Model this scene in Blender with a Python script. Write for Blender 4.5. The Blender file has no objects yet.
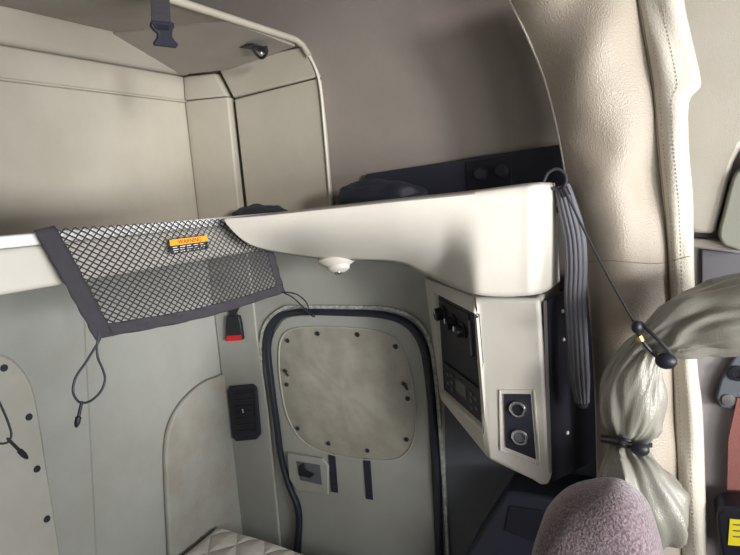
import bpy, bmesh, math, random
from mathutils import Vector, Matrix, noise
random.seed(4)
C = bpy.context.scene.collection
R = math.radians
# ---------------------------------------------------------------- camera
FPX = 560.0
CAM = Vector((1.52, -1.58, 1.70))
yaw, pitch, roll = R(28), R(10), R(3.6)
fw = Vector((-math.sin(yaw)*math.cos(pitch), math.cos(yaw)*math.cos(pitch), -math.sin(pitch)))
rt0 = Vector((math.cos(yaw), math.sin(yaw), 0)); up0 = rt0.cross(fw)
RT = math.cos(roll)*rt0 - math.sin(roll)*up0
UP = math.sin(roll)*rt0 + math.cos(roll)*up0
def ray(x, y): return fw + RT*((x-370)/FPX) - UP*((y-277.5)/FPX)
def hit(x, y, ax, c):
    d = ray(x, y); return CAM + d*((c-CAM[ax])/d[ax])
def onX(x, y, c=0.0): return hit(x, y, 0, c)      # point of a vertical plane parallel to the rear wall
def onY(x, y, c=0.0): return hit(x, y, 1, c)      # point of a vertical plane parallel to the side wall
def onZ(x, y, c=0.0): return hit(x, y, 2, c)
cd = bpy.data.cameras.new('camera'); cam = bpy.data.objects.new('camera', cd); C.objects.link(cam)
m = Matrix((RT, UP, -fw)).transposed().to_4x4(); m.translation = CAM; cam.matrix_world = m
cd.sensor_width = 36; cd.lens = FPX/740*36; cd.clip_start = .02
bpy.context.scene.camera = cam

# ---------------------------------------------------------------- materials
def s2l(c): return tuple(((v/255)/12.92 if v/255 <= .04045 else ((v/255+.055)/1.055)**2.4) for v in c)
def mat(name, rgb, rough=.6, bump=0, bscale=300, var=.0, vscale=4, spec=.4, metal=0, var_rgb=None, fabric=0, kind='noise'):
    mt = bpy.data.materials.new(name); mt.use_nodes = True
    nt = mt.node_tree; N = nt.nodes; L = nt.links; b = N['Principled BSDF']
    col = (*s2l(rgb), 1)
    b.inputs['Base Color'].default_value = col; b.inputs['Roughness'].default_value = rough
    b.inputs['Specular IOR Level'].default_value = spec; b.inputs['Metallic'].default_value = metal
    if fabric: b.inputs['Sheen Weight'].default_value = fabric; b.inputs['Sheen Roughness'].default_value = .5
    tc = N.new('ShaderNodeTexCoord')
    if var:
        n = N.new('ShaderNodeTexNoise'); n.inputs['Scale'].default_value = vscale; n.inputs['Detail'].default_value = 6; n.inputs['Roughness'].default_value = .65
        L.new(tc.outputs['Object'], n.inputs['Vector'])
        r = N.new('ShaderNodeValToRGB'); r.color_ramp.elements[0].position = .38; r.color_ramp.elements[1].position = .62
        d = s2l(var_rgb) if var_rgb else tuple(v*(1-var) for v in col[:3])
        r.color_ramp.elements[0].color = (*d, 1); r.color_ramp.elements[1].color = col
        L.new(n.outputs['Fac'], r.inputs['Fac']); L.new(r.outputs['Color'], b.inputs['Base Color'])
    if bump:
        if kind == 'voronoi':
            n = N.new('ShaderNodeTexVoronoi'); out = n.outputs['Distance']
        else:
            n = N.new('ShaderNodeTexNoise'); n.inputs['Detail'].default_value = 3; out = n.outputs['Fac']
        n.inputs['Scale'].default_value = bscale; L.new(tc.outputs['Object'], n.inputs['Vector'])
        bp = N.new('ShaderNodeBump'); bp.inputs['Strength'].default_value = bump; bp.inputs['Distance'].default_value = .002
        L.new(out, bp.inputs['Height']); L.new(bp.outputs['Normal'], b.inputs['Normal'])
    return mt
M = dict(
 pad=mat('pad_vinyl', (182,176,164), .5, .25, 350, .10, 6, var_rgb=(176,170,157)),
 shelfliner=mat('grey_liner_cloth', (172,167,160), .9, .5, 600, .08, 5, spec=.15),
 liner=mat('upper_wall_liner', (146,138,132), .85, .4, 500, .10, 3, spec=.2),
 wall=mat('lower_wall_liner', (166,168,163), .6, .3, 300, .1, 3, var_rgb=(158,159,153), spec=.3),
 stained=mat('stained_lower_wall', (162,163,157), .6, .3, 300, .1, 7, var_rgb=(154,150,140), spec=.3),
 plastic=mat('cream_plastic', (213,209,200), .42, .25, 700, .05, 4, spec=.4),
 slate=mat('slate_plastic', (96,100,108), .6, .2, 500, .1, 3, spec=.3),
 navy=mat('dark_trim_plastic', (42,44,56), .55, .2, 500, spec=.35),  # dark trim, with the bluish lift of haze mixed into its colour
 black=mat('black_plastic', (30,31,40), .45, .1, 500, spec=.4),  # black raised towards blue, carrying haze in the base colour
 rubber=mat('black_rubber', (32,38,50), .5, spec=.5),  # same haze tint put into the black of the rubber
 webbing=mat('grey_webbing', (112,112,120), .7, .8, 900, spec=.3),
 dweb=mat('black_webbing', (62,60,66), .75, .8, 700, spec=.3),
 cloth=mat('black_nylon', (66,64,70), .75, .5, 900, .1, 40, spec=.3),
 metal=mat('brushed_metal', (190,190,190), .35, metal=.9),
 chrome=mat('chrome', (215,215,215), .15, metal=1),
 edge=mat('chipped_painted_metal', (196,200,198), .45, .3, 80, .4, 60, var_rgb=(140,142,140), spec=.5),
 curtain=mat('taupe_embossed_vinyl', (172,162,149), .42, .6, 310, .06, 5, spec=.5, kind='voronoi', var_rgb=(168,157,143)),
 hem=mat('pale_curtain_hem', (206,200,188), .5, .4, 330, .06, 6, spec=.4, kind='voronoi', var_rgb=(198,191,178)),
 tied=mat('tied_curtain_vinyl', (140,138,129), .30, .35, 400, spec=.6, kind='voronoi'),
 thread=mat('thread', (140,132,118), .8),
 seat=mat('mauve_plush', (142,126,132), .95, 1.0, 330, .35, 300, var_rgb=(88,76,84), spec=.1, fabric=.5),
 belt=mat('rust_belt_webbing', (142,94,88), .8, .8, 500, spec=.2),
 red=mat('red_plastic', (215,30,45), .4),
 yellow=mat('yellow_label', (232,214,40), .5),
 orange=mat('orange_label', (240,160,40), .6),
 white=mat('white_mark', (225,225,225), .6),
 print=mat('dark_print', (70,60,40), .7),
 rail=mat('white_rail', (240,240,238), .35),
 grey=mat('grey_trim', (166,160,160), .6, .2, 400, .05, 4),
 midgrey=mat('mid_grey_trim', (104,102,108), .6, .2, 400),
 greentrim=mat('grey_green_trim', (138,139,128), .55, .2, 400),
 brass=mat('brass', (200,170,90), .3, metal=.8),
 display=mat('lcd', (92,96,92), .25),
 vinyl=mat('cover_vinyl', (178,177,168), .5, .3, 60, .1, 6, var_rgb=(170,168,158), spec=.4),
 vinyl2=mat('dirty_cover_vinyl', (164,162,152), .5, .3, 60, .1, 9, var_rgb=(150,147,137), spec=.4),
 floor=mat('dark_floor_mat', (60,60,66), .9, .5, 200),
)
# quilted mattress ticking
def quilt():
    mt = bpy.data.materials.new('quilted_ticking'); mt.use_nodes = True
    nt = mt.node_tree; N = nt.nodes; L = nt.links; b = N['Principled BSDF']
    b.inputs['Base Color'].default_value = (*s2l((222,216,208)),1); b.inputs['Roughness'].default_value = .85
    tc = N.new('ShaderNodeTexCoord'); prev = None; hs = []
    for ang in (R(40), R(-40)):
        mp = N.new('ShaderNodeMapping'); mp.inputs['Rotation'].default_value = (0,0,ang); L.new(tc.outputs['Object'], mp.inputs['Vector'])
        w = N.new('ShaderNodeTexWave'); w.inputs['Scale'].default_value = 3.2; w.wave_profile = 'SIN'; L.new(mp.outputs['Vector'], w.inputs['Vector']); hs.append(w)
        w.inputs['Distortion'].default_value = .6
    mm = N.new('ShaderNodeMath'); mm.operation = 'MINIMUM'
    L.new(hs[0].outputs['Fac'], mm.inputs[0]); L.new(hs[1].outputs['Fac'], mm.inputs[1])
    pw = N.new('ShaderNodeMath'); pw.operation = 'POWER'; pw.inputs[1].default_value = .35; L.new(mm.outputs[0], pw.inputs[0])
    bp = N.new('ShaderNodeBump'); bp.inputs['Distance'].default_value = .012; bp.inputs['Strength'].default_value = .8
    L.new(pw.outputs[0], bp.inputs['Height'])
    n = N.new('ShaderNodeTexVoronoi'); n.inputs['Scale'].default_value = 130; L.new(tc.outputs['Object'], n.inputs['Vector'])
    b2 = N.new('ShaderNodeBump'); b2.inputs['Distance'].default_value = .002; b2.inputs['Strength'].default_value = .5
    L.new(n.outputs['Distance'], b2.inputs['Height']); L.new(bp.outputs['Normal'], b2.inputs['Normal']); L.new(b2.outputs['Normal'], b.inputs['Normal'])
    return mt
M['quilt'] = quilt()

# ---------------------------------------------------------------- helpers
def link(name, me, mt, parent=None, smooth=True, sharp=35):
    o = bpy.data.objects.new(name, me); C.objects.link(o)
    if mt: me.materials.append(M[mt] if isinstance(mt, str) else mt)
    if smooth:
        for p in me.polygons: p.use_smooth = True
        me.set_sharp_from_angle(angle=R(sharp))
    if parent:
        o.parent = parent
        o.matrix_parent_inverse = parent.matrix_world.inverted() if parent.type != 'EMPTY' else Matrix.Translation(-parent.location)
    return o
def obj(name, bm, mt, parent=None, smooth=True, sharp=35, bevel=0, seg=3, recalc=True):
    if recalc: bmesh.ops.recalc_face_normals(bm, faces=bm.faces)
    me = bpy.data.meshes.new(name); bm.to_mesh(me); bm.free()
    o = link(name, me, mt, parent, smooth, sharp)
    if bevel:
        b = o.modifiers.new('bevel', 'BEVEL'); b.width = bevel; b.segments = seg; b.limit_method = 'ANGLE'; b.angle_limit = R(30)
        b.harden_normals = False
        for p in me.polygons: p.use_smooth = True
        me.set_sharp_from_angle(angle=R(80)) if False else None
    return o
def tag(o, label, cat, group=None, kind=None):
    o['label'] = label; o['category'] = cat
    if group: o['group'] = group
    if kind: o['kind'] = kind
    return o
def thing(name, label, cat, loc, group=None):
    o = bpy.data.objects.new(name, None); C.objects.link(o); o.location = loc; o.empty_display_size = .05
    return tag(o, label, cat, group)
def struct(o): o['kind'] = 'structure'; return o
def spline(pts, n=8, closed=False):
    pts = [Vector(p) for p in pts]; out = []; N = len(pts)
    rng = range(N if closed else N-1)
    for i in rng:
        if closed: p0,p1,p2,p3 = pts[(i-1)%N],pts[i],pts[(i+1)%N],pts[(i+2)%N]
        else: p0,p1,p2,p3 = pts[max(i-1,0)],pts[i],pts[i+1],pts[min(i+2,N-1)]
        for k in range(n):
            t = k/n
            out.append(.5*((2*p1)+(p2-p0)*t+(2*p0-5*p1+4*p2-p3)*t*t+(3*p1-p0-3*p2+p3)*t**3))
    if not closed: out.append(pts[-1])
    return out
def box(bm, c, s, rot=None):
    r = bmesh.ops.create_cube(bm, size=1); vs = r['verts']
    for v in vs:
        v.co = Vector((v.co.x*s[0], v.co.y*s[1], v.co.z*s[2]))
        if rot: v.co = rot @ v.co
        v.co += Vector(c)
    return vs
def boxmm(bm, a, b):
    box(bm, [(a[i]+b[i])/2 for i in range(3)], [abs(b[i]-a[i]) for i in range(3)])
def prism(bm, pts, vec):
    vec = Vector(vec)
    a = [bm.verts.new(Vector(p)) for p in pts]; b = [bm.verts.new(Vector(p)+vec) for p in pts]
    n = len(a); bm.faces.new(a); bm.faces.new(b[::-1])
    for i in range(n): bm.faces.new((a[i], b[i], b[(i+1)%n], a[(i+1)%n]))
def sweep(bm, pts, prof, closed=False, up=None, cap=True):
    """prof(i, t) -> list of 2D offsets; up: fixed normal for frames or None"""
    pts = [Vector(p) for p in pts]; n = len(pts); rings = []; prevn = None
    for i, p in enumerate(pts):
        if closed: t = pts[(i+1)%n]-pts[i-1]
        else: t = pts[min(i+1,n-1)]-pts[max(i-1,0)]
        t.normalize()
        if up is not None: nn = Vector(up)
        elif prevn is None: nn = Vector((0,0,1)) if abs(t.z) < .9 else Vector((0,1,0))
        else: nn = prevn
        nn = (nn - t*nn.dot(t)).normalized(); prevn = nn; bb = t.cross(nn)
        rings.append([bm.verts.new(p+nn*b+bb*a) for a, b in prof(i, i/(n-1))])
    k = len(rings[0])
    for i in range(n if closed else n-1):
        r0, r1 = rings[i], rings[(i+1)%n]
        for j in range(k): bm.faces.new((r0[j], r0[(j+1)%k], r1[(j+1)%k], r1[j]))
    if cap and not closed: bm.faces.new(rings[0][::-1]); bm.faces.new(rings[-1])
def circ(r, k=10, ry=None):
    ry = ry or r
    return [(r*math.cos(2*math.pi*j/k), ry*math.sin(2*math.pi*j/k)) for j in range(k)]
def tube(bm, pts, r, closed=False, k=10):
    sweep(bm, pts, (lambda i, t: circ(r(t) if callable(r) else r, k)), closed)
def ribbon(bm, pts, w, th, up, closed=False):
    sweep(bm, pts, lambda i, t: [(-w/2,-th/2),(w/2,-th/2),(w/2,th/2),(-w/2,th/2)], closed, up)
def ball(bm, c, r, s=(1,1,1), rot=None, u=20, v=12):
    q = bmesh.ops.create_uvsphere(bm, u_segments=u, v_segments=v, radius=r)
    for vv in q['verts']:
        vv.co = Vector((vv.co.x*s[0], vv.co.y*s[1], vv.co.z*s[2]))
        if rot: vv.co = rot @ vv.co
        vv.co += Vector(c)
def cyl(bm, a, b, r, r2=None, k=24, cap=True):
    a, b = Vector(a), Vector(b); sweep(bm, [a, b], lambda i, t: circ(r if i == 0 else (r2 or r), k), cap=cap)
def lathe(bm, c, axis, prof, k=24):
    """prof: list of (radius, height along axis)"""
    axis = Vector(axis).normalized(); c = Vector(c)
    e = Vector((0,0,1)) if abs(axis.z) < .9 else Vector((1,0,0))
    a = axis.cross(e).normalized(); b = axis.cross(a); rings = []
    for r, h in prof:
        rings.append([bm.verts.new(c+axis*h+(a*math.cos(2*math.pi*j/k)+b*math.sin(2*math.pi*j/k))*max(r,1e-5)) for j in range(k)])
    for i in range(len(rings)-1):
        for j in range(k): bm.faces.new((rings[i][j], rings[i][(j+1)%k], rings[i+1][(j+1)%k], rings[i+1][j]))
    bm.faces.new(rings[0][::-1]); bm.faces.new(rings[-1])
def grid(bm, f, nu, nv):
    g = [[bm.verts.new(f(i/nu, j/nv)) for i in range(nu+1)] for j in range(nv+1)]
    for j in range(nv):
        for i in range(nu): bm.faces.new((g[j][i], g[j][i+1], g[j+1][i+1], g[j+1][i]))
def lerp(a, b, t): return a+(b-a)*t
def interp(tab, x):
    if x <= tab[0][0]: return tab[0][1]
    for (a, va), (b, vb) in zip(tab, tab[1:]):
        if x <= b:
            t = (x-a)/(b-a); return va+(vb-va)*t
    return tab[-1][1]
def sstep(a, b, x):
    t = max(0, min(1, (x-a)/(b-a))); return t*t*(3-2*t)
BM = bmesh.new

# ================================================================ SETTING
ZF, ZC, YN, XF = -.30, 2.52, -2.35, 3.3
bm = BM(); boxmm(bm, (-.06, YN-.06, ZF-.05), (XF, .10, ZF)); struct(obj('floor', bm, 'floor'))
bm = BM(); boxmm(bm, (-.06, YN-.06, ZC), (2.9, .12, ZC+.04)); struct(obj('ceiling', bm, 'liner'))
# rear wall with its padding
bm = BM(); boxmm(bm, (-.06, YN-.06, ZF), (0, .10, ZC)); wr = struct(obj('wall_rear', bm, 'wall'))
def padX(name, pts, th, mt, bevel, parent):
    bm = BM(); prism(bm, pts, (th, 0, 0)); return obj(name, bm, mt, parent, bevel=bevel)
def rectX(y0, y1, z0, z1, x=.001): return [(x,y0,z0),(x,y1,z0),(x,y1,z1),(x,y0,z1)]
padX('upper_pad', rectX(-2.1, -.036, 1.50, 2.002), .030, 'pad', .006, wr)
padX('upper_pad_band', rectX(-2.1, -.036, 2.006, 2.088), .030, 'pad', .006, wr)
padX('upper_roll', rectX(-2.1, -.026, 2.091, 2.20), .040, 'pad', .02, wr)
bm = BM(); tube(bm, [(.032, -2.1, 2.004), (.032, -.055, 2.004)], .0035); obj('seam_piping', bm, 'pad', wr)
# lower pads of the rear wall
a = onX(84, 285, .02); b = onX(98, 555, .02)
padX('lower_pad', [(.001,-1.9,-.05), (.001,b.y,-.05), (.001,b.y,b.z), (.001,a.y,a.z), (.001,a.y,1.50), (.001,-1.9,1.50)], .022, 'wall', .012, wr)
arc = [onX(*q, .014) for q in ((171,600),(168,540),(165,480),(165,445),(170,422),(180,404),(194,389),(207,380),(216,377))]
arc = [Vector((.001, p.y, p.z)) for p in spline(arc, 4)] 
arc = [p for p in arc if p.y < -.004] + [Vector((.001,-.004,arc[-1].z)), Vector((.001,-.004,arc[0].z))]
padX('corner_pad', arc, .022, 'stained', .008, wr)
# side wall: curved inwards at the top
bm = BM()
prof = [(.0,ZF),(.0,1.0),(.0,1.6),(0,2.0),(-.008,2.12),(-.03,2.22),(-.07,2.32),(-.14,2.41),(-.25,2.48),(-.4,2.52)]
pr = [Vector((0,*q)) for q in prof]; pr = spline(pr, 4)
g0 = [bm.verts.new((0, p.y, p.z)) for p in pr]+[bm.verts.new((0,.10,ZC)), bm.verts.new((0,.10,ZF))]
g1 = [bm.verts.new((v.co.x+2.2, v.co.y, v.co.z)) for v in g0]
bm.faces.new(g0); bm.faces.new(g1[::-1])
for i in range(len(g0)): bm.faces.new((g0[i], g0[(i+1)%len(g0)], g1[(i+1)%len(g0)], g1[i]))
ws = struct(obj('wall_side', bm, 'liner'))
# lower liner, pale grey, over the dark upper one
bm = BM(); boxmm(bm, (.0, -.003, ZF), (1.0, 0, 1.60)); obj('lower_liner', bm, 'wall', ws)
# corner column and padded end panel of the upper bunk
bm = BM()
FP = [(.041,-.34,2.174),(.485,-.34,2.132),(.485,-.034,2.120),(.205,-.034,2.090),(.041,-.078,2.090)]
FT = [(.041,-.34,2.1785),(.485,-.34,2.1365),(.485,-.034,2.1365),(.205,-.034,2.163),(.041,-.078,2.1785)]
fa = [bm.verts.new(p) for p in FP]; fb = [bm.verts.new(p) for p in FT]
bm.faces.new(fa); bm.faces.new(fb[::-1])
for k in range(5): bm.faces.new((fa[k], fa[(k+1)%5], fb[(k+1)%5], fb[k]))
obj('shelf_corner_liner', bm, 'shelfliner', ws)
def onF(x, y, off=.0):
    p0 = Vector((.32,-.34,2.1476)); n = (Vector((.32,-.034,2.1023))-p0).cross(Vector((.485,-.34,2.132))-p0).normalized()
    if n.z > 0: n = -n
    d = ray(x, y); return CAM + d*((p0+n*off-CAM).dot(n)/d.dot(n))
bm = BM(); zt, zs = 2.086, 2.003
prism(bm, [(.033,-.002,1.55),(.033,-.072,1.55),(.060,-.074,1.55),(.196,-.036,1.55),(.196,-.002,1.55)], (0,0,zs-1.55)); obj('corner_column_pad', bm, 'pad', ws, bevel=.006)
bm = BM()
lo = [(.033,-.002),(.033,-.072),(.060,-.074),(.192,-.036),(.192,-.002)]; hi = [(.033,-.002),(.033,-.066),(.058,-.068),(.150,-.036),(.150,-.002)]
lv = [bm.verts.new((x,y,zs+.003)) for x, y in lo]; hv_ = [bm.verts.new((x,y,zt)) for x, y in hi]
bm.faces.new(lv[::-1]); bm.faces.new(hv_)
for k in range(5): bm.faces.new((lv[k], lv[(k+1)%5], hv_[(k+1)%5], hv_[k]))
obj('corner_column_cap', bm, 'pad', ws, bevel=.006)
ep = [onY(*q, -.026) for q in ((234,99),(218,78),(305,50),(318,78),(324,130),(331,215))]
ep = [Vector((p.x,-.002,p.z)) for p in ep]
seamL = ep[0]; seamR = ep[3]
bm = BM(); prism(bm, [seamL, (seamL.x+.008,-.002,1.55), (ep[5].x,-.002,1.55), ep[4], seamR], (0,-.024,0)); obj('end_pad', bm, 'pad', ws, bevel=.006)
bm = BM(); prism(bm, [seamL+Vector((0,0,.004)), seamR+Vector((0,0,.004)), ep[2]+Vector((0,0,.01)), (ep[1].x,-.002,ep[2].z+.01)], (0,-.028,0)); obj('end_pad_band', bm, 'pad', ws, bevel=.006)
bm = BM(); tube(bm, spline([Vector((p.x+.004,-.03,p.z)) for p in (ep[2],ep[3],ep[4],ep[5])], 6), .004); obj('edge_piping', bm, 'plastic', ws)
# raised pillar strip between corner and luggage door
pl = [onY(*q, -.012) for q in ((211,296),(253,296),(257,335),(268,410),(282,560),(240,560))]
pl = [Vector((max(p.x,.004),-.003,p.z)) for p in pl]; pl[0].x=.004; pl[-1].x=.004
pl = [Vector((.004,-.003,1.54)), Vector((pl[1].x-.01,-.003,1.54))]+pl[1:]
bm = BM(); prism(bm, pl, (0,-.012,0)); obj('pillar_trim', bm, 'wall', ws, bevel=.005)
# unseen opposite side and front of the cab, shaped to block sun and sky
bm = BM(); boxmm(bm, (-.06, YN-.06, ZF), (3.1, YN, ZC)); boxmm(bm, (3.1, YN-.06, ZF), (XF, YN, 1.2)); struct(obj('wall_opposite', bm, 'liner'))
bm = BM(); boxmm(bm, (XF, YN-.06, ZF), (XF+.05, .1, 1.2)); boxmm(bm, (2.2, 0, ZF), (XF, .1, 1.2)); struct(obj('wall_front', bm, 'slate'))

# ================================================================ LUGGAGE DOOR
def ringY(name, pts, w, th, y, mt, parent, bevel=.002):
    bm = BM(); p = [Vector((q.x, y, q.z)) for q in pts]
    ribbon(bm, p, w, th, (0,1,0)); return obj(name, bm, mt, parent, bevel=bevel)
Zb = ZF+.1
leaf = [onY(*q, -.004) for q in ((302,600),(301,560),(303,520),(300,500),(290,480),(283,450),(279,420),(274,380),(272,345),(279,326),(294,316),(350,315),(385,318),(408,328),(421,350),(427,390),(430,430),(433,480),(436,555),(438,600))]
leaf = [Vector((p.x,-.0035,p.z)) for p in spline(leaf, 4)]
bm = BM(); prism(bm, leaf, (0,-.006,0)); d1 = struct(obj('door_1', bm, 'wall', bevel=.002))
ring = spline([onY(*q, -.016) for q in ((299,600),(296,560),(299,525),(297,505),(288,482),(281,455),(277,425),(271,380),(268,345),(274,324),(292,313),(350,313),(388,316),(412,327),(425,350),(431,390),(434,430),(437,480),(440,555),(442,600))], 6)
ringY('rubber_seal', ring, .020, .024, -.016, 'rubber', d1, .006)
mring = spline([onY(*q, -.009) for q in ((262,380),(261,345),(267,322),(284,308),(300,307),(350,307),(390,309),(416,320),(430,343),(437,390),(441,440),(445,500),(450,600))], 6)
ringY('metal_flange', mring, .012, .012, -.008, 'edge', d1, .002)
# snap-on vinyl cover
cov = spline([onY(*q, -.012) for q in ((281,340),(290,330),(312,327),(350,328),(380,332),(397,342),(408,365),(414,395),(416,425),(410,448),(396,459),(375,460),(345,457),(318,450),(300,438),(287,415),(281,385),(279,360))], 5, True)
cen = Vector((sum(p.x for p in cov)/len(cov), 0, sum(p.z for p in cov)/len(cov)))
bm = BM(); nr = 14
def cpt(i, k):
    s = k/nr; p = cov[i % len(cov)]; x = lerp(cen.x, p.x, s); z = lerp(cen.z, p.z, s)
    bul = .010*(1-s**6) + .0035*noise.noise(Vector((x*14, z*14, 2))) + .002*noise.noise(Vector((x*45, z*40, 7)))
    return Vector((x, -.0105-bul*(1 if s < .999 else 0), z))
rg = [[bm.verts.new(cpt(i, k)) for i in range(len(cov))] for k in range(1, nr+1)]
c0 = bm.verts.new(cpt(0, 0))
for i in range(len(cov)):
    j = (i+1) % len(cov); bm.faces.new((c0, rg[0][i], rg[0][j]))
    for k in range(nr-1): bm.faces.new((rg[k][i], rg[k+1][i], rg[k+1][j], rg[k][j]))
vc = obj('vinyl_cover', bm, 'vinyl2', d1); vc['label'] = 'dirty grey vinyl cover snapped onto the door'
bm = BM(); tube(bm, [Vector((p.x, -.0125, p.z)) for p in cov], .003, True, 8); obj('cover_hem', bm, 'vinyl', vc)
def snap(p, axis, parent, r=.0085):
    bm = BM(); lathe(bm, p, axis, [(r,0),(r,.002),(r*.85,.004),(r*.3,.0045),(0.0001,.004)], 16); return obj('snap', bm, 'rubber', parent)
for q in ((287,341),(317,334),(357,335),(395,347),(407,399),(406,440),(286,385),(297,429),(328,444),(367,451)):
    p = onY(*q, -.021); snap((p.x, -.0165, p.z), (0,-1,0), vc, .0080)
for q in ((285,371),(404,384)):
    p = onY(*q, -.02); bm = BM(); box(bm, (p.x,-.020,p.z), (.014,.006,.010), Matrix.Rotation(.5,3,'Y')); box(bm, (p.x+.008,-.020,p.z-.012), (.006,.004,.016), Matrix.Rotation(-.6,3,'Y')); obj('zipper_pull', bm, 'rubber', vc, bevel=.001)
# latch
lt = [onY(*q, -.014) for q in ((288,452),(323,458),(329,465),(329,494),(298,490),(290,478))]
bm = BM(); prism(bm, [Vector((p.x,-.0095,p.z)) for p in lt], (0,-.012,0)); la = obj('door_latch', bm, 'wall', d1, bevel=.004)
q = [onY(*w, -.022) for w in ((296,461),(320,465),(322,485),(300,480))]
bm = BM(); prism(bm, [Vector((p.x,-.0216,p.z)) for p in q], (0,-.001,0)); obj('latch_recess', bm, 'slate', la)
q = [onY(*w, -.024) for w in ((299,466),(304,463),(306,470),(315,474),(310,478),(299,475))]
bm = BM(); prism(bm, [Vector((p.x,-.0228,p.z)) for p in q], (0,-.004,0)); obj('latch_paddle', bm, 'black', la, bevel=.001)
for x, y0, y1, dx in ((332,453,493,3),(367,458,500,3)):
    q = [onY(*w, -.012) for w in ((x-4,y0),(x+3,y0+1),(x+dx+3,y1),(x+dx-4,y1-1))]
    bm = BM(); prism(bm, [Vector((p.x,-.0097,p.z)) for p in q], (0,-.003,0)); st = obj('webbing_tab', bm, 'navy', d1, bevel=.001)
    p = onY(x+dx-1, y1-7, -.013); snap((p.x,-.0127,p.z), (0,-1,0), st, .006)

# ================================================================ OVERHEAD SHELF, BUNKS
t = thing('overhead_shelf', 'grey cloth-lined shelf along the top of the rear wall, seen from below', 'shelf', (.25,-.9,2.13))
bm = BM(); prism(bm, [(.048,-2.1,2.178),(.492,-2.1,2.136),(.492,-2.1,2.150),(.048,-2.1,2.192)], (0,2.067,0)); obj('shelf_board', bm, 'shelfliner', t, bevel=.003)
bm = BM(); tube(bm, [(.497,-2.1,2.136),(.497,-.10,2.136),(.5,-.05,2.134),(.513,-.034,2.120),(.532,-.032,2.085)], .0095, k=14); obj('edge_roll', bm, 'pad', t)
# bunk
t = thing('upper_bunk', 'upper bunk with a white rail and padded cream front edge above the net', 'bunk', (.25,-.9,1.54))
bm = BM(); boxmm(bm, (.034,-2.1,1.545), (.478,-.037,1.60)); obj('bunk_board', bm, 'shelfliner', t, bevel=.01)
bm = BM(); boxmm(bm, (.478,-2.1,1.538), (.500,-.037,1.618)); obj('padded_edge', bm, 'plastic', t, bevel=.009)
bm = BM(); boxmm(bm, (.474,-2.1,1.619), (.503,-.037,1.641)); obj('edge_rail', bm, 'rail', t, bevel=.004)
for ch in t.children:
    for v in ch.data.vertices: v.co.z -= .030*(v.co.y+1.0)
# lower bunk
lbk = thing('lower_bunk', 'dark base of the lower bunk under the quilted mattress', 'bunk', (.4,-1.0,ZF))
bm = BM(); boxmm(bm, (.03,-2.0,ZF), (.80,-.08,.27)); obj('base', bm, 'slate', lbk, bevel=.01)
bm = BM()
def mtop(u, v):
    x = lerp(.026,.86,u); y = lerp(-1.98,-.145,v)
    return x, y
nu, nv = 40, 80
top = []
def mz(u, v):
    e = min(u,1-u)*.80; e2 = min(v,1-v)*1.87
    r = .05; s = 1
    f1 = math.sqrt(max(0,1-max(0,(r-e)/r)**2)); f2 = math.sqrt(max(0,1-max(0,(r-e2)/r)**2))
    x, y = mtop(u, v)
    d = .004*abs(math.sin((x*1.0+y*.8)*11))**.5*abs(math.sin((x-.8*y)*11))**.5
    return .388 + .052*min(f1,f2) + d*min(f1,f2) + .01*noise.noise(Vector((x*3,y*3,0)))
def rnd(u, v):
    # round the corners in plan
    x, y = mtop(u, v); return x, y
g = [[bm.verts.new((*mtop(i/nu,j/nv), mz(i/nu,j/nv))) for i in range(nu+1)] for j in range(nv+1)]
for j in range(nv):
    for i in range(nu): bm.faces.new((g[j][i],g[j][i+1],g[j+1][i+1],g[j+1][i]))
edge = [g[0][i] for i in range(nu+1)]+[g[j][nu] for j in range(1,nv+1)]+[g[nv][i] for i in range(nu-1,-1,-1)]+[g[j][0] for j in range(nv-1,0,-1)]
low = [bm.verts.new((v.co.x, v.co.y, .272)) for v in edge]
for i in range(len(edge)): bm.faces.new((edge[i], edge[(i+1)%len(edge)], low[(i+1)%len(edge)], low[i]))
bm.faces.new(low)
mtr = obj('mattress', bm, 'quilt'); tag(mtr, 'white quilted mattress on the lower bunk', 'mattress')

# ================================================================ FASCIA SHELF ON THE SIDE WALL
t = thing('storage_shelf', 'large cream moulded shelf with tapering tip beside the net, above the radio console', 'shelf', (.95,-.25,1.4))
topE = [(225,220),(262,216),(325,208.5),(400,200),(470,192.5),(530,184.5),(545,183.5),(553,184)]
botE = [(227,223),(254,245),(318,257),(395,261),(425,273),(477,294),(535,294),(558,281)]
def tabp(tab, s):
    n = len(tab)-1; x = s*n; i = min(int(x), n-1); f = x-i
    a, b = tab[i], tab[i+1]; return (lerp(a[0],b[0],f), lerp(a[1],b[1],f))
def sm(tab, s): 
    p = SP[id(tab)]; x = s*(len(p)-1); i = min(int(x), len(p)-2); f = x-i; q = p[i].lerp(p[i+1], f); return q.x, q.y
SP = {id(topE): spline([(a,b,0) for a,b in topE], 10), id(botE): spline([(a,b,0) for a,b in botE], 10)}
def planY(px):  # distance of the front from the side wall
    return interp([(217,-.515),(300,-.46),(400,-.40),(480,-.34),(520,-.312),(530,-.307),(540,-.285),(550,-.245),(558,-.20)], px)
def fas(u, v):
    a = sm(topE, u); b = sm(botE, u)
    px = lerp(a[0], b[0], v); py = lerp(a[1], b[1], v)
    right = sstep(440, 480, px)
    rec = (1-right)*(.16*v**2.2) * sstep(225, 300, px) + right*.012*v
    y = planY(px) + rec + .012*(1-sstep(0,.05,v))
    return onY(px, py, y)
bm = BM(); grid(bm, fas, 110, 22)
fo = obj('front_panel', bm, 'plastic', t, sharp=60)
so = fo.modifiers.new('solid','SOLIDIFY'); so.thickness = .010; so.offset = 0
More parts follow.
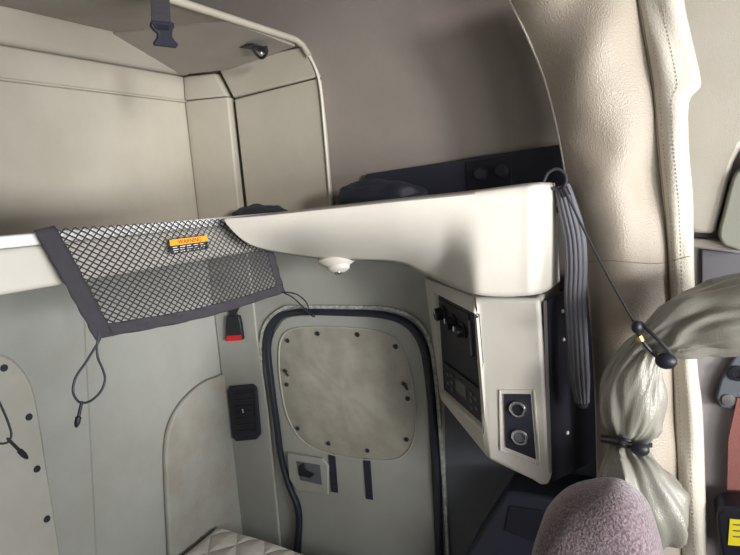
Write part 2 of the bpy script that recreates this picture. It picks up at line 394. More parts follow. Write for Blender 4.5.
# tray floor behind the front
tl = [fas(u/20, .12) for u in range(5, 20)]
bm = BM(); prism(bm, [Vector((p.x, p.y+.035, 1.598)) for p in tl]+[Vector((1.30,-.046,1.598)), Vector((.60,-.046,1.598)), Vector((.56,-.03,1.598))], (0,0,-.008)); obj('tray_floor', bm, 'navy', t)
# little map light under the shelf
ml = thing('map_light', 'small glossy moulded reading lamp under the cream shelf', 'lamp', fas(.33,1)+Vector((0,.03,-.03)))
bm = BM(); c = fas(.315,1.0)+Vector((0,.014,-.008)); ax = Vector((.25,-.3,-1))
lathe(bm, c, ax, [(.034,-.012),(.040,0),(.034,.008),(.024,.016),(.022,.026),(.012,.034),(.001,.035)], 28)
for v in bm.verts: v.co.x = c.x+(v.co.x-c.x)*1.5
obj('lamp_housing', bm, 'plastic', ml)
bm = BM(); lathe(bm, c+ax.normalized()*.032+Vector((.0,0,0)), ax, [(.004,0),(.011,.001),(.011,.006),(.006,.009),(.001,.0095)], 20); obj('lens', bm, 'chrome', ml)

# dark back board above shelf
pb = [onY(*q, -.02) for q in ((352,215),(361,184),(366,174),(562,144),(600,140),(600,200))]
bm = BM(); prism(bm, [Vector((p.x,-.001,p.z)) for p in pb], (0,-.020,0))
bb = thing('switch_board', 'dark plastic board with two round knobs on the wall behind the cream shelf', 'panel', (1.0,-.02,1.65))
obj('backing', bm, 'navy', bb, bevel=.004)
q = [onY(*w, -.024) for w in ((466,163),(511,156),(512,186),(468,191))]
bm = BM(); prism(bm, [Vector((p.x,-.0215,p.z)) for p in q], (0,-.004,0)); kp = obj('knob_plate', bm, 'black', bb, bevel=.001)
for w in ((480,174),(501,171)):
    p = onY(*w, -.03); bm = BM(); lathe(bm, (p.x,-.0256,p.z), (0,-1,0), [(.020,0),(.020,.003),(.016,.005),(.015,.016),(.013,.018),(.001,.018)], 28); obj('knob', bm, 'navy', kp)
# dark soft lumps
def lump(name, px0, px1, py, h, Y, z0, label, cat):
    a = onY(px0, py, Y); b = onY(px1, py, Y); c = (a+b)/2; bm = BM()
    q = bmesh.ops.create_icosphere(bm, subdivisions=4, radius=1)
    for v in q['verts']:
        n = v.co.copy(); k = 1+.15*noise.noise(n*2.3+Vector((px0,0,0)))
        v.co = Vector((c.x+n.x*k*(b.x-a.x)/2, Y+n.y*k*.06, z0+max(0,(n.z*.5+.5))*k*h))
    return tag(obj(name, bm, 'navy'), label, cat)
lump('cloth_bag', 338, 425, 195, .095, -.14, 1.600, 'dark soft bag lying behind the cream shelf front, under the switch board', 'bag')
lump('cloth_bundle', 236, 284, 210, .062, -.08, 1.574, 'small dark cloth bundle on the upper bunk behind the shelf tip', 'bundle')

# ================================================================ CONSOLE
t = thing('control_console', 'cream wall console with radio panel and two sockets, under the moulded shelf', 'console', (1.1,-.1,.9))
YF = -.285
Ft = onY(478,297,YF+.004); Fb = onY(487,459,YF); Gb = onY(549,488,YF); Gt = onY(540,299,YF)
Bt = onY(424,277,-.002); Bb = onY(440,400,-.002)
Fl = onY(485,455,YF)
bm = BM()
front = [Vector((Ft.x,YF,Ft.z)), Vector((Fb.x,YF,Fb.z)), *[onY(x_,y_,YF) for x_,y_ in ((532,481),(540,486),(546,487),(550,483),(551,474))], Vector((Gt.x,YF,Gt.z))]
back = [Vector((Bt.x,-.004,Bt.z)), Vector((Bb.x,-.004,Bb.z)), *[Vector((onY(x_,y_,YF).x,-.004,onY(x_,y_,YF).z+.03)) for x_,y_ in ((532,481),(540,486),(546,487),(550,483),(551,474))], Vector((Gt.x,-.004,Gt.z))]
fv = [bm.verts.new(p) for p in front]; bv = [bm.verts.new(p) for p in back]
bm.faces.new(fv[::-1]); bm.faces.new(bv)
# left face (between back idx0..2 and front idx0..2) gets a recess for the radio panel
def face_plane(px, py):  # point on the plane through Bt, Bb, Ft
    p0 = Vector((Bt.x,-.004,Bt.z)); n = (Vector((Bb.x,-.004,Bb.z))-p0).cross(Vector((Fb.x,YF,Fb.z))-p0)
    d = ray(px, py); return CAM + d*((p0-CAM).dot(n)/d.dot(n)), n.normalized()
for i in range(8):
    j = (i+1) % 8
    if i == 0: continue
    bm.faces.new((fv[i], fv[j], bv[j], bv[i]))
hp = [face_plane(*q)[0] for q in ((434,293),(474,314),(484,431),(440,391))]
nrm = face_plane(440,300)[1]
if nrm.x > 0: nrm = -nrm
hv = [bm.verts.new(p) for p in hp]; dv = [bm.verts.new(p - nrm*.016) for p in hp]
o4 = [bv[0], fv[0], fv[1], bv[1]]
for i in range(4):
    j = (i+1) % 4; bm.faces.new((o4[i], o4[j], hv[j], hv[i])); bm.faces.new((hv[i], hv[j], dv[j], dv[i]))
bm.faces.new(dv)
cb = obj('console_body', bm, 'plastic', t, bevel=.011, seg=4); cb.modifiers['bevel'].use_clamp_overlap = False
# radio panel in recess
def fp(px, py, off=-.010):
    p, n = face_plane(px, py); return p + nrm*off
hc = sum(hp, Vector())/4
pin = [hc+(p-hc)*.975 - nrm*.0155 for p in hp]
bm = BM(); prism(bm, pin, nrm*.004); rp = obj('radio_panel', bm, 'navy', t); rp['label'] = 'dark blue-grey panel with climate knobs and radio'
eu = (hp[1]-hp[0]).normalized(); ev = (hp[3]-hp[0]).normalized(); Wd = (hp[1]-hp[0]).length; Hd = (hp[3]-hp[0]).length
def rpnt(u, v, off=0.0):   # u,v in 0..1 on the radio panel
    a = hp[0].lerp(hp[1], u); b = hp[3].lerp(hp[2], u); return a.lerp(b, v) - nrm*.0114 + nrm*off
def rquad(name, u0, v0, u1, v1, th, mt, par, off=0, bevel=.0008):
    bm = BM(); prism(bm, [rpnt(u0,v0,off), rpnt(u1,v0,off), rpnt(u1,v1,off), rpnt(u0,v1,off)], nrm*th); return obj(name, bm, mt, par, bevel=bevel)
rquad('climate_plate', .06,.05,.80,.42,.003,'black',rp)
for u, v, r in ((.16,.17,.026),(.44,.20,.024),(.66,.22,.022)):
    bm = BM(); lathe(bm, rpnt(u,v,.003), nrm, [(r,0),(r,.004),(r*.75,.006),(r*.7,.024),(r*.6,.026),(.001,.026)], 24); obj('climate_knob', bm, 'black', rp)
    bm = BM(); prism(bm, [rpnt(u-.012,v-.05,.030),rpnt(u+.012,v-.05,.030),rpnt(u+.012,v-.01,.030),rpnt(u-.012,v-.01,.030)], nrm*.001); obj('knob_pointer', bm, 'white', rp)
rquad('divider_bar', .80,.10,.84,.40,.006,'webbing',rp)
rd = rquad('radio_face', .10,.66,.94,.93,.006,'black',rp)
rquad('radio_screen', .40,.73,.64,.86,.0006,'display',rd,.0062,0)
for k, (u, v) in enumerate([(.18,.74),(.18,.83),(.28,.72),(.28,.79),(.28,.86),(.72,.74),(.72,.81),(.72,.88),(.82,.76),(.82,.84)]):
    rquad('radio_button', u,v,u+.06,v+.035,.002,'webbing',rd,.0062,.0004)
for k in range(2): rquad('radio_outline', .13,.69+k*.22,.91,.694+k*.22,.001,'webbing',rd,.0062,0)
for u in (.90,.97): rquad('panel_mark', u,.42,u+.035,.45,.0008,'white',rp,.0002,0)
# sockets
q = [onY(*w, YF-.001) for w in ((504,394),(531,394),(536,459),(506,447))]
bm = BM(); prism(bm, [Vector((p.x,YF-.001,p.z)) for p in q], (0,-.003,0)); op = obj('socket_plate', bm, 'navy', t, bevel=.001)
q2 = [onY(*w, YF-.001) for w in ((500,390),(534,390),(540,466),(501,450))]
bm = BM(); ribbon(bm, spline([Vector((p.x,YF-.002,p.z)) for p in q2], 1, True), .004, .004, (0,1,0), True); obj('socket_frame', bm, 'plastic', t, bevel=.0015)
for w in ((518,409),(520,437)):
    p = onY(*w, YF-.006); bm = BM()
    lathe(bm, (p.x,YF-.0042,p.z), (0,-1,0), [(.0205,0),(.0205,.006),(.0185,.008),(.0145,.008),(.0135,.002),(.0001,.0015)], 32); sk = obj('power_socket', bm, 'chrome', op)
    bm = BM(); lathe(bm, (p.x,YF-.0060,p.z), (0,-1,0), [(.0128,0),(.0128,.0012),(.001,.0013)], 28); obj('socket_core', bm, 'black' if w[1] < 420 else 'slate', sk)
# black steel side of the console
SX = Gt.x+.004
s1 = onY(556,505,-.26)
sp = [(540,299),(568,283),(592,275),(597,505),(560,505),(552,478)]
bm = BM()
bot = Gb.z+.03
pts = [Vector((SX,YF+.012,1.392)), Vector((SX+.085,-.02,1.42)), Vector((SX+.105,-.02,bot-.06)), Vector((SX+.012,YF+.012,bot-.02))]
prism(bm, pts, (.006,.0,0)); sd = obj('side_plate', bm, 'black', t); sd['label'] = 'black perforated steel side plate'
bm = BM(); e0 = Vector((SX+.006,YF+.006,Gt.z-.005)); e1 = Vector((SX+.016,YF+.004,bot+.01)); ribbon(bm, [e0, e1], .007, .006, (0,1,0)); obj('edge_strip', bm, 'metal', sd)
for (x, y) in ((560,311),(561,339),(565,432)):
    d = ray(x, y); n = (pts[1]-pts[0]).cross(pts[3]-pts[0]).normalized(); p = CAM+d*((pts[0]-CAM).dot(n)/d.dot(n))
    nn = n if n.dot(CAM-p) > 0 else -n
    bm = BM(); lathe(bm, p+nn*.006, nn, [(.005,0),(.005,.002),(.003,.004),(.001,.004)], 14); obj('bolt', bm, 'white', sd)

# low dark moulding under console
q = [onY(*w, -.16) for w in ((507,491),(545,498),(620,510),(620,640),(440,640),(466,555))]
sb = thing('storage_bin', 'dark slate storage bin low on the side wall below the console', 'bin', (1.2,-.1,ZF))
bm = BM(); prism(bm, [Vector((p.x,-.16,p.z)) for p in q], (0,.155,0)); obj('bin_body', bm, 'navy', sb, bevel=.012)
q = [onY(*w, -.16) for w in ((510,505),(555,512),(545,545),(505,530))]
bm = BM(); prism(bm, [Vector((p.x,-.161,p.z)) for p in q], (0,-.004,0)); obj('bin_lid', bm, 'black', sb, bevel=.003)
# lower slate wall panel
q = [onY(*w, -.004) for w in ((444,395),(640,440),(640,700),(452,700))]
bm = BM(); prism(bm, [Vector((p.x,-.0005,p.z)) for p in q], (0,-.0035,0)); obj('kick_panel', bm, 'slate', ws)

# ================================================================ NET
Xn = .508
n_ = thing('bunk_net', 'black bordered mesh net hanging from the upper bunk rail', 'net', (Xn,-.6,1.55))
TL = onX(43,229,Xn); TR = onX(260,216,Xn+.002); BL = onX(100,331,Xn+.02); BR = onX(279,289,Xn+.02)
def netp(u, v, off=0.0):
    a = TL.lerp(TR, u); b = BL.lerp(BR, u); p = a.lerp(b, v)
    sag = .006*math.sin(math.pi*u)*math.sin(math.pi*v)
    p.z -= .012*math.sin(math.pi*u)*v
    return p + Vector((.004+sag+off + .002*math.sin(u*9+v*4), 0, 0))
bm = BM(); cu, cv = 32, 15; vd = {}
def nv_(i, j):
    if (i, j) not in vd: vd[(i, j)] = bm.verts.new(netp(i/(2*cu), j/(2*cv)))
    return vd[(i, j)]
for i in range(1, 2*cu):
    for j in range(1, 2*cv):
        if (i+j) % 2 == 0: continue
        # diamond centred at i,j
        bm.faces.new((nv_(i-1,j), nv_(i,j-1), nv_(i+1,j), nv_(i,j+1)))
nm = obj('mesh', bm, 'cloth', n_, smooth=False, recalc=False); nm['label'] = 'open black diamond mesh'
w = nm.modifiers.new('wire','WIREFRAME'); w.thickness = .0044; w.use_even_offset = False
def band(name, f, wd, n=24, wr_=0.0015):
    bm = BM(); pts = []
    def g(u, v):
        p, side = f(u); w_ = wd*(1+.08*noise.noise(Vector((u*8,1,3)))); q = p+side*(v-.5)*w_
        q.x += wr_*math.sin(u*40+v*5)+.002; return q
    grid(bm, g, n, 5); o = obj(name, bm, 'cloth', n_); s = o.modifiers.new('solid','SOLIDIFY'); s.thickness = .003; s.offset = 0; return o
upv = Vector((0,0,1))
band('side_band', lambda u: (netp(0,lerp(-.01,1.06,u)), Vector((0,1,.1))*1.0), .040)
band('side_band', lambda u: (netp(1.0,lerp(.0,1.05,u)), Vector((0,1,.1))), .026)
band('bottom_band', lambda u: (netp(lerp(-.02,1.01,u),1.0), Vector((0,.2,1))), .026, 60, .003)
# sewn warning label
a = onX(165,241,Xn+.006); 
l0 = onX(169,240,.522); l1 = onX(207,235.5,.522); l2 = onX(208,249,.522); l3 = onX(171,254.5,.522)
def lq(u, v, off=0): return l0.lerp(l1,u).lerp(l3.lerp(l2,u), v)+Vector((off,0,0))
def lquad(name, u0,v0,u1,v1,off,mt,par):
    bm = BM(); prism(bm, [lq(u0,v0,off),lq(u1,v0,off),lq(u1,v1,off),lq(u0,v1,off)], (.0006,0,0)); return obj(name, bm, mt, par, smooth=False)
lb = lquad('warning_tag', 0,0,1,1,0,'black',n_); lb['label'] = 'orange and black sewn warning label'
lquad('orange_strip', 0,0,1,.42,.0008,'orange',lb)
for r_ in range(3):
    for k in range(5): lquad('printed_line', .06+k*.18,.52+r_*.16,.17+k*.18+.03*((k+r_)%2),.57+r_*.16,.0008,'white',lb)
cu_ = bpy.data.curves.new('warning_text','FONT'); cu_.body = 'WARNING'; cu_.size = 1; cu_.extrude = .01
to = bpy.data.objects.new('tmp', cu_); C.objects.link(to); bpy.context.view_layer.update()
me = bpy.data.meshes.new_from_object(to.evaluated_get(bpy.context.evaluated_depsgraph_get())); bpy.data.objects.remove(to)
xs = [v.co.x for v in me.vertices]; ys = [v.co.y for v in me.vertices]
for v in me.vertices:
    u = .20+.62*(v.co.x-min(xs))/(max(xs)-min(xs)); vv = .36-.30*(v.co.y-min(ys))/(max(ys)-min(ys)); v.co = lq(u, vv, .0016+v.co.z*.02)
link('warning_text', me, 'print', lb, smooth=False)
# corner cords with clips
def cord(name, pts, r, par, mt='rubber', n=8):
    bm = BM(); tube(bm, spline(pts, n), r, k=8); return obj(name, bm, mt, par)
def clip(a, b, par, w=.0055):
    a, b = Vector(a), Vector(b); bm = BM(); d = b-a
    pr_ = [(.002,0),(w*.55,.08),(w*.6,.5),(w*.55,.56),(w,.60),(w,.8),(w*.6,.95),(.0005,1.0)]
    lathe(bm, a, d, [(r_, h*d.length) for r_, h in pr_], 12); return obj('clip', bm, 'black', par)
P = lambda x, y, o=.0: onX(x, y, .535+o)
cord('bungee_loop', [P(102,335),P(96,346),P(86,362),P(76,377),P(73,391),P(77,400),P(83,403),P(92,400),P(101,391),P(105,380),P(103,370),P(98,358),P(97,346),P(99,335)], .0024, n_)
clip(P(82,401), P(76,428), n_)
a = netp(1,1.04); h = onY(311,315,-.040)
cord('bungee_tether', [a, P(292,297), onX(303,307,.50), h], .0022, n_)
cord('bungee_tether', [a, onX(296,294,.53), onX(306,302,.51), onY(309,310,-.036), h, onY(302,309,-.036)], .0022, n_)
clip(onY(305,308,-.040), onY(315,317,-.040), n_, .006)
# second hook at far left, hanging from the rail
c2 = thing('hanging_clip_cord', 'black bungee loop with a clip hanging at the left edge before the snapped cover', 'cord', onX(-15,300,.50))
Q = lambda x, y: onX(x, y, .32)
cord('bungee_loop', [onX(-35,300,.46), Q(-30,360), Q(-10,385),Q(3,410),Q(10,428),Q(11,437),Q(6,443),Q(-6,441),Q(-28,420),Q(-36,370),onX(-38,300,.46)], .0024, c2)
clip(Q(7,438), Q(28,459), c2, .006)

# snapped vinyl cover on rear wall
cv_ = spline([onX(*q, .03) for q in ((-60,380),(-30,352),(0,354),(18,364),(32,386),(40,425),(47,470),(55,520),(62,570),(66,640),(-60,640))], 4, True)
bm = BM(); prism(bm, [Vector((.0235,p.y,p.z)) for p in cv_], (.007,0,0))
vt = thing('snapped_cover', 'pale vinyl cover with black snaps on the lower rear wall', 'cover', (.0235,-.7,.6))
obj('vinyl_sheet', bm, 'vinyl', vt, bevel=.003)
ce = sum(cv_, Vector())/len(cv_)
bm = BM(); tube(bm, [Vector((.031,lerp(ce.y,p.y,.97),lerp(ce.z,p.z,.98))) for p in cv_], .0018, True, 6); obj('stitched_edge', bm, 'vinyl2', vt)
for q in ((4,368),(29,417),(37,469),(47,519)):
    p = onX(*q, .031); snap((.0305,p.y,p.z), (1,0,0), vt, .0095)

# ================================================================ BUCKLES, VENT ETC.
b = thing('seatbelt_buckle', 'black seatbelt buckle with red button hung tongue-up by the luggage door', 'buckle', onY(233,320,-.03))
yb = -.030
bm = BM(); prism(bm, [onY(*q, yb) for q in ((222,300),(240,300),(240,306),(223,307))], (0,.003,0)); obj('metal_tongue', bm, 'chrome', b)
bm = BM(); prism(bm, [onY(*q, yb) for q in ((222,306),(240,305),(236,313),(238,319),(228,319),(229,313))], (0,.008,0)); obj('belt_neck', bm, 'black', b, bevel=.002)
bm = BM(); prism(bm, [onY(*q, yb-.004) for q in ((226,316),(238,316),(240,324),(242,340),(225,341),(225,325))], (0,.018,0)); obj('buckle_body', bm, 'black', b, bevel=.004)
bm = BM(); prism(bm, [onY(*q, yb-.0045) for q in ((226.5,336),(241,335),(241.5,340.5),(226,341.5))], (0,.012,-.0)); obj('release_button', bm, 'red', b, bevel=.001)
v = thing('wall_socket', 'black framed louvered outlet set in the pillar below the seatbelt buckle', 'outlet', onY(244,412,-.016))
fr = spline([Vector((p.x,-.0155,p.z)) for p in [onY(*q, -.02) for q in ((230,386),(253,384),(257,388),(261,434),(257,439),(237,441),(233,437),(228,391))]], 1, True)
bm = BM(); prism(bm, fr, (0,-.010,0)); obj('outlet_frame', bm, 'navy', v, bevel=.003)
q = [onY(*w_, -.026) for w_ in ((233,391),(253,389),(256,432),(238,434))]
bm = BM(); prism(bm, [Vector((p.x,-.0257,p.z)) for p in q], (0,-.002,0)); obj('outlet_face', bm, 'black', v)
for k in range(7):
    s = (k+.5)/7; a = q[0].lerp(q[3], s); c = q[1].lerp(q[2], s); bm = BM(); ribbon(bm, [Vector((a.x+.003,-.029,a.z)), Vector((c.x-.003,-.029,c.z))], .0035, .003, (0,1,.5)); obj('louver', bm, 'navy', v)
p = onY(243,411,-.031); bm = BM(); box(bm, (p.x,-.0315,p.z), (.003,.001,.014)); box(bm, (p.x-.002,-.0315,p.z+.006), (.005,.001,.003)); obj('outlet_mark', bm, 'white', v)
# hanging side release buckle
hb = thing('hanging_buckle', 'black side-release buckle half hanging on webbing from the overhead shelf', 'buckle', onX(158,0,.512))
HX = .516
def hq(*pts): return [onX(*q, HX) for q in pts]
bm = BM(); prism(bm, hq((150,-12),(168,-12),(170.5,26),(169,28),(153,28),(151,22)), (.003,0,0)); obj('webbing', bm, 'dweb', hb, bevel=.001)
for k in range(6):
    bm = BM(); ribbon(bm, [onX(153,-4+k*5,HX+.0035), onX(168,-3+k*5,HX+.0035)], .006, .0012, (1,0,0)); obj('webbing_rib', bm, 'dweb', hb)
bm = BM(); prism(bm, hq((150,21),(148.5,26),(152,31),(156,34),(155.5,38),(152,43),(153,46),(174,48.5),(176,45),(172,41),(169.5,37),(170,31),(172,28),(171,23)), (.010,0,0)); obj('buckle_body', bm, 'navy', hb, bevel=.003)
bm = BM(); prism(bm, [onX(*q, HX+.010) for q in ((153,24),(169,26),(168,30),(155,29))], (.004,0,0)); obj('buckle_bar', bm, 'black', hb, bevel=.001)
# small bracket clip under shelf
kb = thing('shelf_clip', 'small black folded clip fixed under the overhead shelf near its end', 'clip', onF(255,50))
bm = BM(); prism(bm, [onF(*q, .001) for q in ((240,47),(253,43),(267,47),(267,53),(258,50),(248,48))], (0,0,-.003)); obj('clip_base', bm, 'black', kb)
bm = BM(); tube(bm, spline([onF(254,45,.006), onF(253,49,.012), onF(256,54,.016), onF(261,58,.017), onF(265,56,.014), onF(267,51,.008), onF(266,47,.006)], 5), .0045, k=8); obj('clip_loop', bm, 'black', kb)
bm = BM(); ball(bm, onF(261,53,.014), .007, (1,1,1.2)); obj('clip_rivet', bm, 'metal', kb)

# ================================================================ CURTAIN
ct = thing('privacy_curtain', 'long taupe vinyl privacy curtain with a stitched pale hem beside the sleeper opening', 'curtain', (1.4,-.2,.4))
XL = [(-60,482),(0,510),(40,529),(80,545),(130,558),(180,567),(220,577),(270,586),(330,592),(400,596),(480,598),(640,602)]
XS = [(-60,628),(0,640),(80,654),(150,661),(220,668),(290,672),(360,675),(450,679),(555,684),(640,688)]
XR = [(-60,678),(0,683),(40,691),(75,699),(88,699),(102,688),(150,688),(200,692),(270,693),(360,696),(420,702),(555,706),(640,708)]
def smi(tab):
    out = spline([(a,b,0) for a,b in tab], 8); return [(p.x,p.y) for p in out]
XL, XS, XR = smi(XL), smi(XS), smi(XR)
def curt(u, v, off=0.0):
    py = lerp(-55, 635, v); px = lerp(interp(XL,py), interp(XS,py), u)
    bul = .085*math.sin(math.pi*min(1,u*.9+.08))**.8
    # diagonal soft folds
    f = .022*noise.noise(Vector((px/75+py/90, py/130-px/200, 1.3)))*(math.sin(math.pi*u)**.5 if 0<u<1 else 0)
    f += .016*math.exp(-((px-(540+(py)*-.35+40))/26)**2)*sstep(130,0,py)*-1
    f += .018*math.exp(-(((px-645)+(py-195)*.0)/16)**2-((py-190)/60)**2)*-1
    f += -.010*math.exp(-(((py-150)-(px-600)*.55)/22)**2)*math.sin(math.pi*u)
    return onY(px, py, -.165 - bul - f - off)
bm = BM(); grid(bm, curt, 60, 150); o = obj('curtain_panel', bm, 'curtain', ct, sharp=80); s = o.modifiers.new('solid','SOLIDIFY'); s.thickness = .004; s.offset = 0
def hemf(u, v, off=0.0):
    py = lerp(-55, 635, v); x0 = interp(XS,py); x1 = interp(XR,py); px = lerp(x0-2, x1, u)
    y0 = -.165-.085*math.sin(math.pi*.98)**.8
    y = -.185 - .022*math.sin(math.pi*u)**.6 - .010*noise.noise(Vector((u*2,py/60,4))) - off
    return onY(px, py, y)
bm = BM(); grid(bm, hemf, 14, 150); o = obj('stitched_hem', bm, 'hem', ct, sharp=80); s = o.modifiers.new('solid','SOLIDIFY'); s.thickness = .005; s.offset = 0; o['label'] = 'pale stitched hem strip'
bm = BM(); tube(bm, [curt(0, k/120, .001) for k in range(121)], .0032, k=8); obj('edge_piping', bm, 'hem', ct)
bm = BM()
def stitches(f, n):
    for k in range(n):
        a = f(k/n); c = f((k+.55)/n); tube(bm, [a, c], .0006, k=5)
stitches(lambda s: hemf(.52, s, .004), 170); stitches(lambda s: hemf(.16, s, .004), 170)
o = obj('stitching', bm, 'thread', ct)
bm = BM(); tube(bm, [hemf(.02, k/120, .003) for k in range(121)], .0016, k=6)
vs_ = (262+55)/690
tube(bm, [curt(u/30, vs_-.002*math.sin(u/5), .0025) for u in range(31)], .0012, k=5)
tube(bm, [hemf(u/10, vs_-.01*u/10, .003) for u in range(11)], .0012, k=5)
obj('seam', bm, 'thread', ct)

# tied-back curtain
tc_ = thing('tied_curtain', 'gathered glossy grey-beige curtain tied back in two places before the pillar', 'curtain', (1.55,-.35,1.0))
path = [(800,312,46,-.36),(760,314,42,-.36),(725,319,40,-.36),(700,323,36,-.36),(678,329,29,-.36),(662,336,22,-.36),(650,344,16,-.355),(643,357,19,-.36),(638,376,26,-.36),(634,398,31,-.36),(630,418,27,-.355),(627,432,19,-.35),(626,442,15,-.35),(627,455,24,-.36),(631,474,38,-.375),(638,496,46,-.38),(645,514,42,-.38),(651,530,30,-.37),(660,540,8,-.36)]
PP = spline([Vector(p[:3]) for p in path], 9); PY = spline([Vector((p[3],0,0)) for p in path], 9)
c3 = [onY(p.x, p.y, q.x) for p, q in zip(PP, PY)]
rr = []
for p, c in zip(PP, c3):
    dpt = (c-CAM).dot(fw); rr.append(max(.004, p.z*dpt/FPX*1.02))
kn = [math.exp(-((p.x-650)/16)**2-((p.y-344)/16)**2)+math.exp(-((p.x-626)/20)**2-((p.y-442)/18)**2) for p in PP]
K = 120
def tprof(i, t):
    out = []; r = rr[i]
    for j in range(K):
        a = 2*math.pi*j/K
        s = i*.018
        w1 = a+.9*noise.noise(Vector((math.cos(a), math.sin(a), i*.03+5))); fold = .13*(1-abs(math.sin(2.5*w1+s))**.6*2)*.9+.08*math.sin(7*w1-s*3+1)+.05*math.sin(13*w1+.6)*(1+1.5*kn[i])+.30*noise.noise(Vector((math.cos(a)*1.5, math.sin(a)*1.5, i*.06)))+.10*noise.noise(Vector((math.cos(a)*4, math.sin(a)*4, i*.10)))
        q = r*(1+fold*(.55+.4*kn[i]))
        out.append((q*math.cos(a)*1.0, q*math.sin(a)*.92))
    return out
bm = BM(); sweep(bm, c3, tprof); obj('gathered_cloth', bm, 'tied', tc_, sharp=80)
# left loose fold of it
bm = BM()
fl = [(646,330),(632,342),(618,360),(608,378),(604,396),(603,425)]
fp_ = spline([onY(*q, -.33) for q in fl], 6)
sweep(bm, fp_, lambda i, t: circ(.004+.020*math.sin(math.pi*t), 16, .004+.009*math.sin(math.pi*t))); obj('loose_fold', bm, 'tied', tc_)
# cords round it
def tie(name, pts, Y, r, bulge=.04):
    bm = BM(); n = len(pts)
    tube(bm, spline([onY(x, y, Y-bulge*math.sin(math.pi*k/(n-1))) for k, (x, y) in enumerate(pts)], 6), r, k=8); return bm
tk = thing('bungee_cord', 'black elastic cord with round stop ball running from shelf corner to upper tie', 'cord', onY(640,330,-.40))
bm = BM(); tube(bm, spline([onY(567,195,-.275), onY(585,232,-.31), onY(610,280,-.36), onY(634,322,-.42)], 8), .0026, k=8); obj('stay_cord', bm, 'dweb', tk)
obj('loop_cord', tie('l', [(634,322),(640,337),(650,350),(660,360)], -.41, .0036, .012), 'black', tk)
obj('loop_cord', tie('l', [(640,322),(652,334),(664,346),(674,358)], -.41, .0036, .012), 'black', tk)
p = onY(638.5,336,-.437); q = onY(641,341,-.437); bm = BM(); cyl(bm, p, q, .0075); obj('ferrule', bm, 'brass', tk)
p = onY(637,327,-.43); bm = BM(); ball(bm, p, .010, (1,1,1.3)); obj('knot', bm, 'black', tk)
p = onY(666,361,-.435); bm = BM(); ball(bm, p, .0165, (1.15,.8,.95)); obj('stop_ball', bm, 'black', tk)
t2 = thing('tie_band', 'short black elastic band with a round stop ball at the lower tie of the curtain', 'cord', onY(626,442,-.40))
obj('loop_cord', tie('l', [(602,436),(612,437),(625,440),(637,443),(651,444)], -.355, .0036, .06), 'black', t2)
obj('loop_cord', tie('l', [(602,441),(612,443),(622,446),(636,447),(651,446)], -.355, .0036, .06), 'black', t2)
p = onY(640,449,-.418); bm = BM(); ball(bm, p, .0155, (1.15,.8,.95)); obj('stop_ball', bm, 'black', t2)

# strap bundle beside the console
sw = thing('webbing_strap', 'folded grey webbing strap hanging between the console and the curtain', 'strap', onY(572,300,-.25))
sc = spline([onY(*q, y) for q, y in (((562,186),-.235),((567,205),-.24),((574,235),-.245),((576,265),-.25),((575,300),-.25),((577,340),-.25),((579,375),-.25),((582,402),-.25))], 8)
def wprof(i, t):
    n = 28; w = lerp(.017,.024,min(1,t*4))*(1-.3*sstep(.85,1,t)); out = []
    for k in range(n+1):
        u = k/n; out.append((-w+2*w*u, -.010*math.sin(math.pi*u)**.5-.0035*abs(math.sin(5*math.pi*u))))
    for k in range(n, -1, -1):
        u = k/n; out.append((-w+2*w*u, .006))
    return out
bm = BM(); sweep(bm, sc, wprof, up=(0,1,0)); obj('folded_webbing', bm, 'webbing', sw, sharp=70)
p = onY(582,404,-.25); bm = BM(); ball(bm, p, .012, (1.2,.8,.9)); obj('strap_end', bm, 'dweb', sw)
bm = BM(); tube(bm, spline([onY(*q, -.25) for q in ((543,184),(548,173),(557,169),(565,174),(566,183),(560,190),(552,188))], 6), .0035, k=8); obj('top_loop', bm, 'dweb', sw)
bm = BM(); tube(bm, [onY(563,188,-.25), onY(567,196,-.25)], .009, k=12); obj('hook_knot', bm, 'black', sw)

# ================================================================ CAB PILLAR AT THE RIGHT
bp_ = BM(); boxmm(bp_, (1.50,-.105,ZF), (2.2,-.004,2.35)); struct(obj('wall_pillar', bp_, 'grey', bevel=.01))
def faceY(name, pts, Y, th, mt, par, bevel=.004, n=0):
    q = [onY(*w_, Y) for w_ in pts]
    if n: q = spline(q, n, True)
    bm = BM(); prism(bm, [Vector((p.x,Y,p.z)) for p in q], (0,th,0)); return obj(name, bm, mt, par, bevel=bevel)
o = faceY('upper_trim_panel', [(665,-60),(800,-60),(800,100),(742,145),(733,165),(724,200),(715,234),(690,233)], -.150, .044, 'pad', None, .010)
tag(o, 'beige upholstered trim panel on the cab pillar at upper right', 'trim panel')
o = faceY('belt_anchor_cover', [(760,150),(742,168),(733,178),(724,212),(719,232),(722,243),(732,248),(760,249)], -.165, .058, 'greentrim', None, .010, 3)
tag(o, 'grey-green rounded plastic cover at the right edge under the beige trim', 'cover')
o = faceY('ledge_trim', [(688,238),(760,243),(760,252),(688,247)], -.130, .024, 'pad', None, .004); tag(o, 'narrow pale ledge under the beige trim panel', 'ledge')
o = faceY('recess_panel', [(701,249),(760,256),(760,290),(701,290)], -.115, .009, 'midgrey', None, .004); tag(o, 'dark grey inset panel above the tied curtain', 'panel')
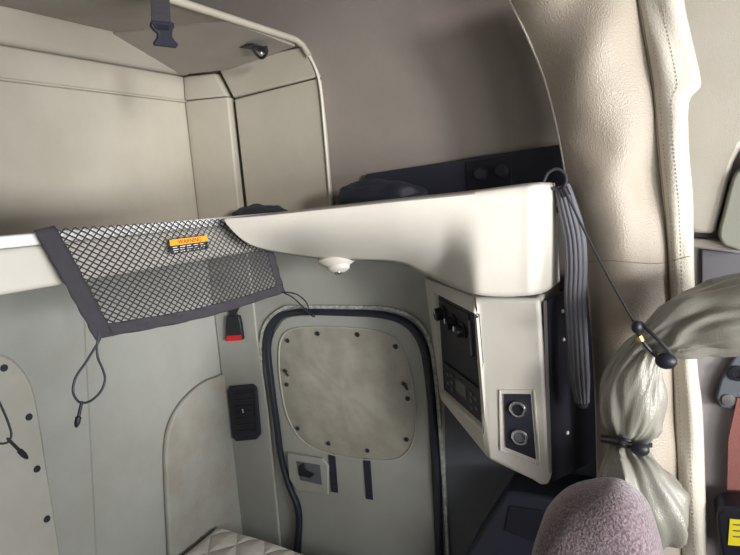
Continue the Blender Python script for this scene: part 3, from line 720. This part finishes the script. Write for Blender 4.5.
# belt guide, webbing, buckle
sbz = thing('seatbelt', 'rust red seatbelt running down the pillar through a black guide', 'seatbelt', onY(730,400,-.13))
faceY('belt_guide', [(760,330),(738,350),(720,380),(715,398),(720,408),(740,412),(760,412)], -.128, .022, 'slate', sbz, .006)
p = onY(738,374,-.135); bm = BM(); lathe(bm, (p.x,-.1285,p.z), (0,-1,0), [(.018,0),(.018,.005),(.010,.006),(.009,.002),(.001,.002)], 24); obj('guide_bolt', bm, 'black', sbz)
p = onY(729,401,-.135); bm = BM(); lathe(bm, (p.x,-.1285,p.z), (0,-1,0), [(.014,0),(.014,.003),(.001,.004)], 24); obj('guide_cap', bm, 'metal', sbz)
faceY('webbing', [(737,398),(775,398),(775,620),(727,620),(726,520),(728,440)], -.134, .004, 'belt', sbz, .001)
bl = thing('belt_retractor', 'black buckle housing with a yellow label at the lower right corner', 'buckle', onY(735,530,-.19))
faceY('housing', [(722,508),(716,514),(717,530),(720,550),(724,566),(790,570),(790,512),(740,508)], -.215, .075, 'black', bl, .008)
faceY('yellow_label', [(730,519),(760,522),(760,548),(728,545)], -.217, .0015, 'yellow', bl, 0)
for k in range(3): faceY('label_line', [(733,524+k*6),(745,525+k*6),(745,526.3+k*6),(733,525.3+k*6)], -.218, .0008, 'midgrey', bl, 0)

# ================================================================ SEAT
se = thing('cab_seat', 'cab seat with mauve grey plush upholstery, its rounded top at the bottom edge', 'seat', (1.6,-.85,ZF))
YS = -.85
top = [onY(*q, YS) for q in ((524,600),(531,560),(541,523),(552,506),(568,493),(590,487),(612,486),(632,494),(648,512),(656,532),(663,560),(668,600))]
op_ = spline(top, 5)
bm = BM()
bx0, bx1 = op_[0].x-.01, op_[-1].x+.01
full = [Vector((bx0,YS,.35))]+op_+[Vector((bx1,YS,.35))]
cz = Vector((sum(p.x for p in op_)/len(op_), YS, min(p.z for p in op_)-.1))
lay = [(-.075,.55),(-.072,.75),(-.062,.88),(-.045,.96),(-.02,1.0),(.02,1.0),(.045,.96),(.062,.88),(.072,.75),(.075,.55)]
rings = []
for dy, s in lay:
    rings.append([bm.verts.new((cz.x+(p.x-cz.x)*lerp(s,1,.35), YS+dy, (cz.z+(p.z-cz.z)*s) if p.z > cz.z else p.z)) for p in full])
n = len(full)
for a in range(len(rings)-1):
    for i in range(n): bm.faces.new((rings[a][i], rings[a][(i+1)%n], rings[a+1][(i+1)%n], rings[a+1][i]))
bm.faces.new(rings[0]); bm.faces.new(rings[-1][::-1])
o = obj('backrest', bm, 'seat', se, sharp=80)
bm = BM(); boxmm(bm, (bx0-.12,YS-.25,.10), (bx1+.12,YS+.25,.36)); obj('seat_cushion', bm, 'seat', se, bevel=.05)
bm = BM(); boxmm(bm, (bx0,YS-.12,ZF), (bx1,YS+.12,.12)); obj('seat_pedestal', bm, 'black', se, bevel=.02)

# ================================================================ LIGHT
w = bpy.data.worlds.new('world'); bpy.context.scene.world = w; w.use_nodes = True
w.node_tree.nodes['Background'].inputs['Color'].default_value = (.80,.88,1.0,1); w.node_tree.nodes['Background'].inputs['Strength'].default_value = .9
def area(name, loc, target, sx, sy, power, col):
    l = bpy.data.lights.new(name, 'AREA'); l.shape = 'RECTANGLE'; l.size = sx; l.size_y = sy; l.energy = power; l.color = col
    o = bpy.data.objects.new(name, l); C.objects.link(o); o.location = loc
    o.rotation_euler = (Vector(target)-Vector(loc)).to_track_quat('-Z','Y').to_euler(); return o
area('windscreen_daylight', (3.15,-1.2,1.30), (.5,-.3,1.75), 1.7, .55, 36, (1,.99,.97)).data.spread = R(120)
area('side_fill', (2.4,-2.3,1.45), (1.2,0,1.6), .9, .5, 7, (1,.99,.97))  # added fill in front of the closed opposite wall, no window opening behind it
su = bpy.data.lights.new('sun','SUN'); su.energy = 2.0; su.angle = R(8); su.color = (1,.97,.92)
so_ = bpy.data.objects.new('sun', su); C.objects.link(so_)
so_.rotation_euler = Vector((-.82,.50,-.12)).to_track_quat('-Z','Y').to_euler()
vs = bpy.context.scene.view_settings
vs.view_transform = 'Standard'; vs.look = 'None'; vs.gamma = 1; vs.exposure = 0.0
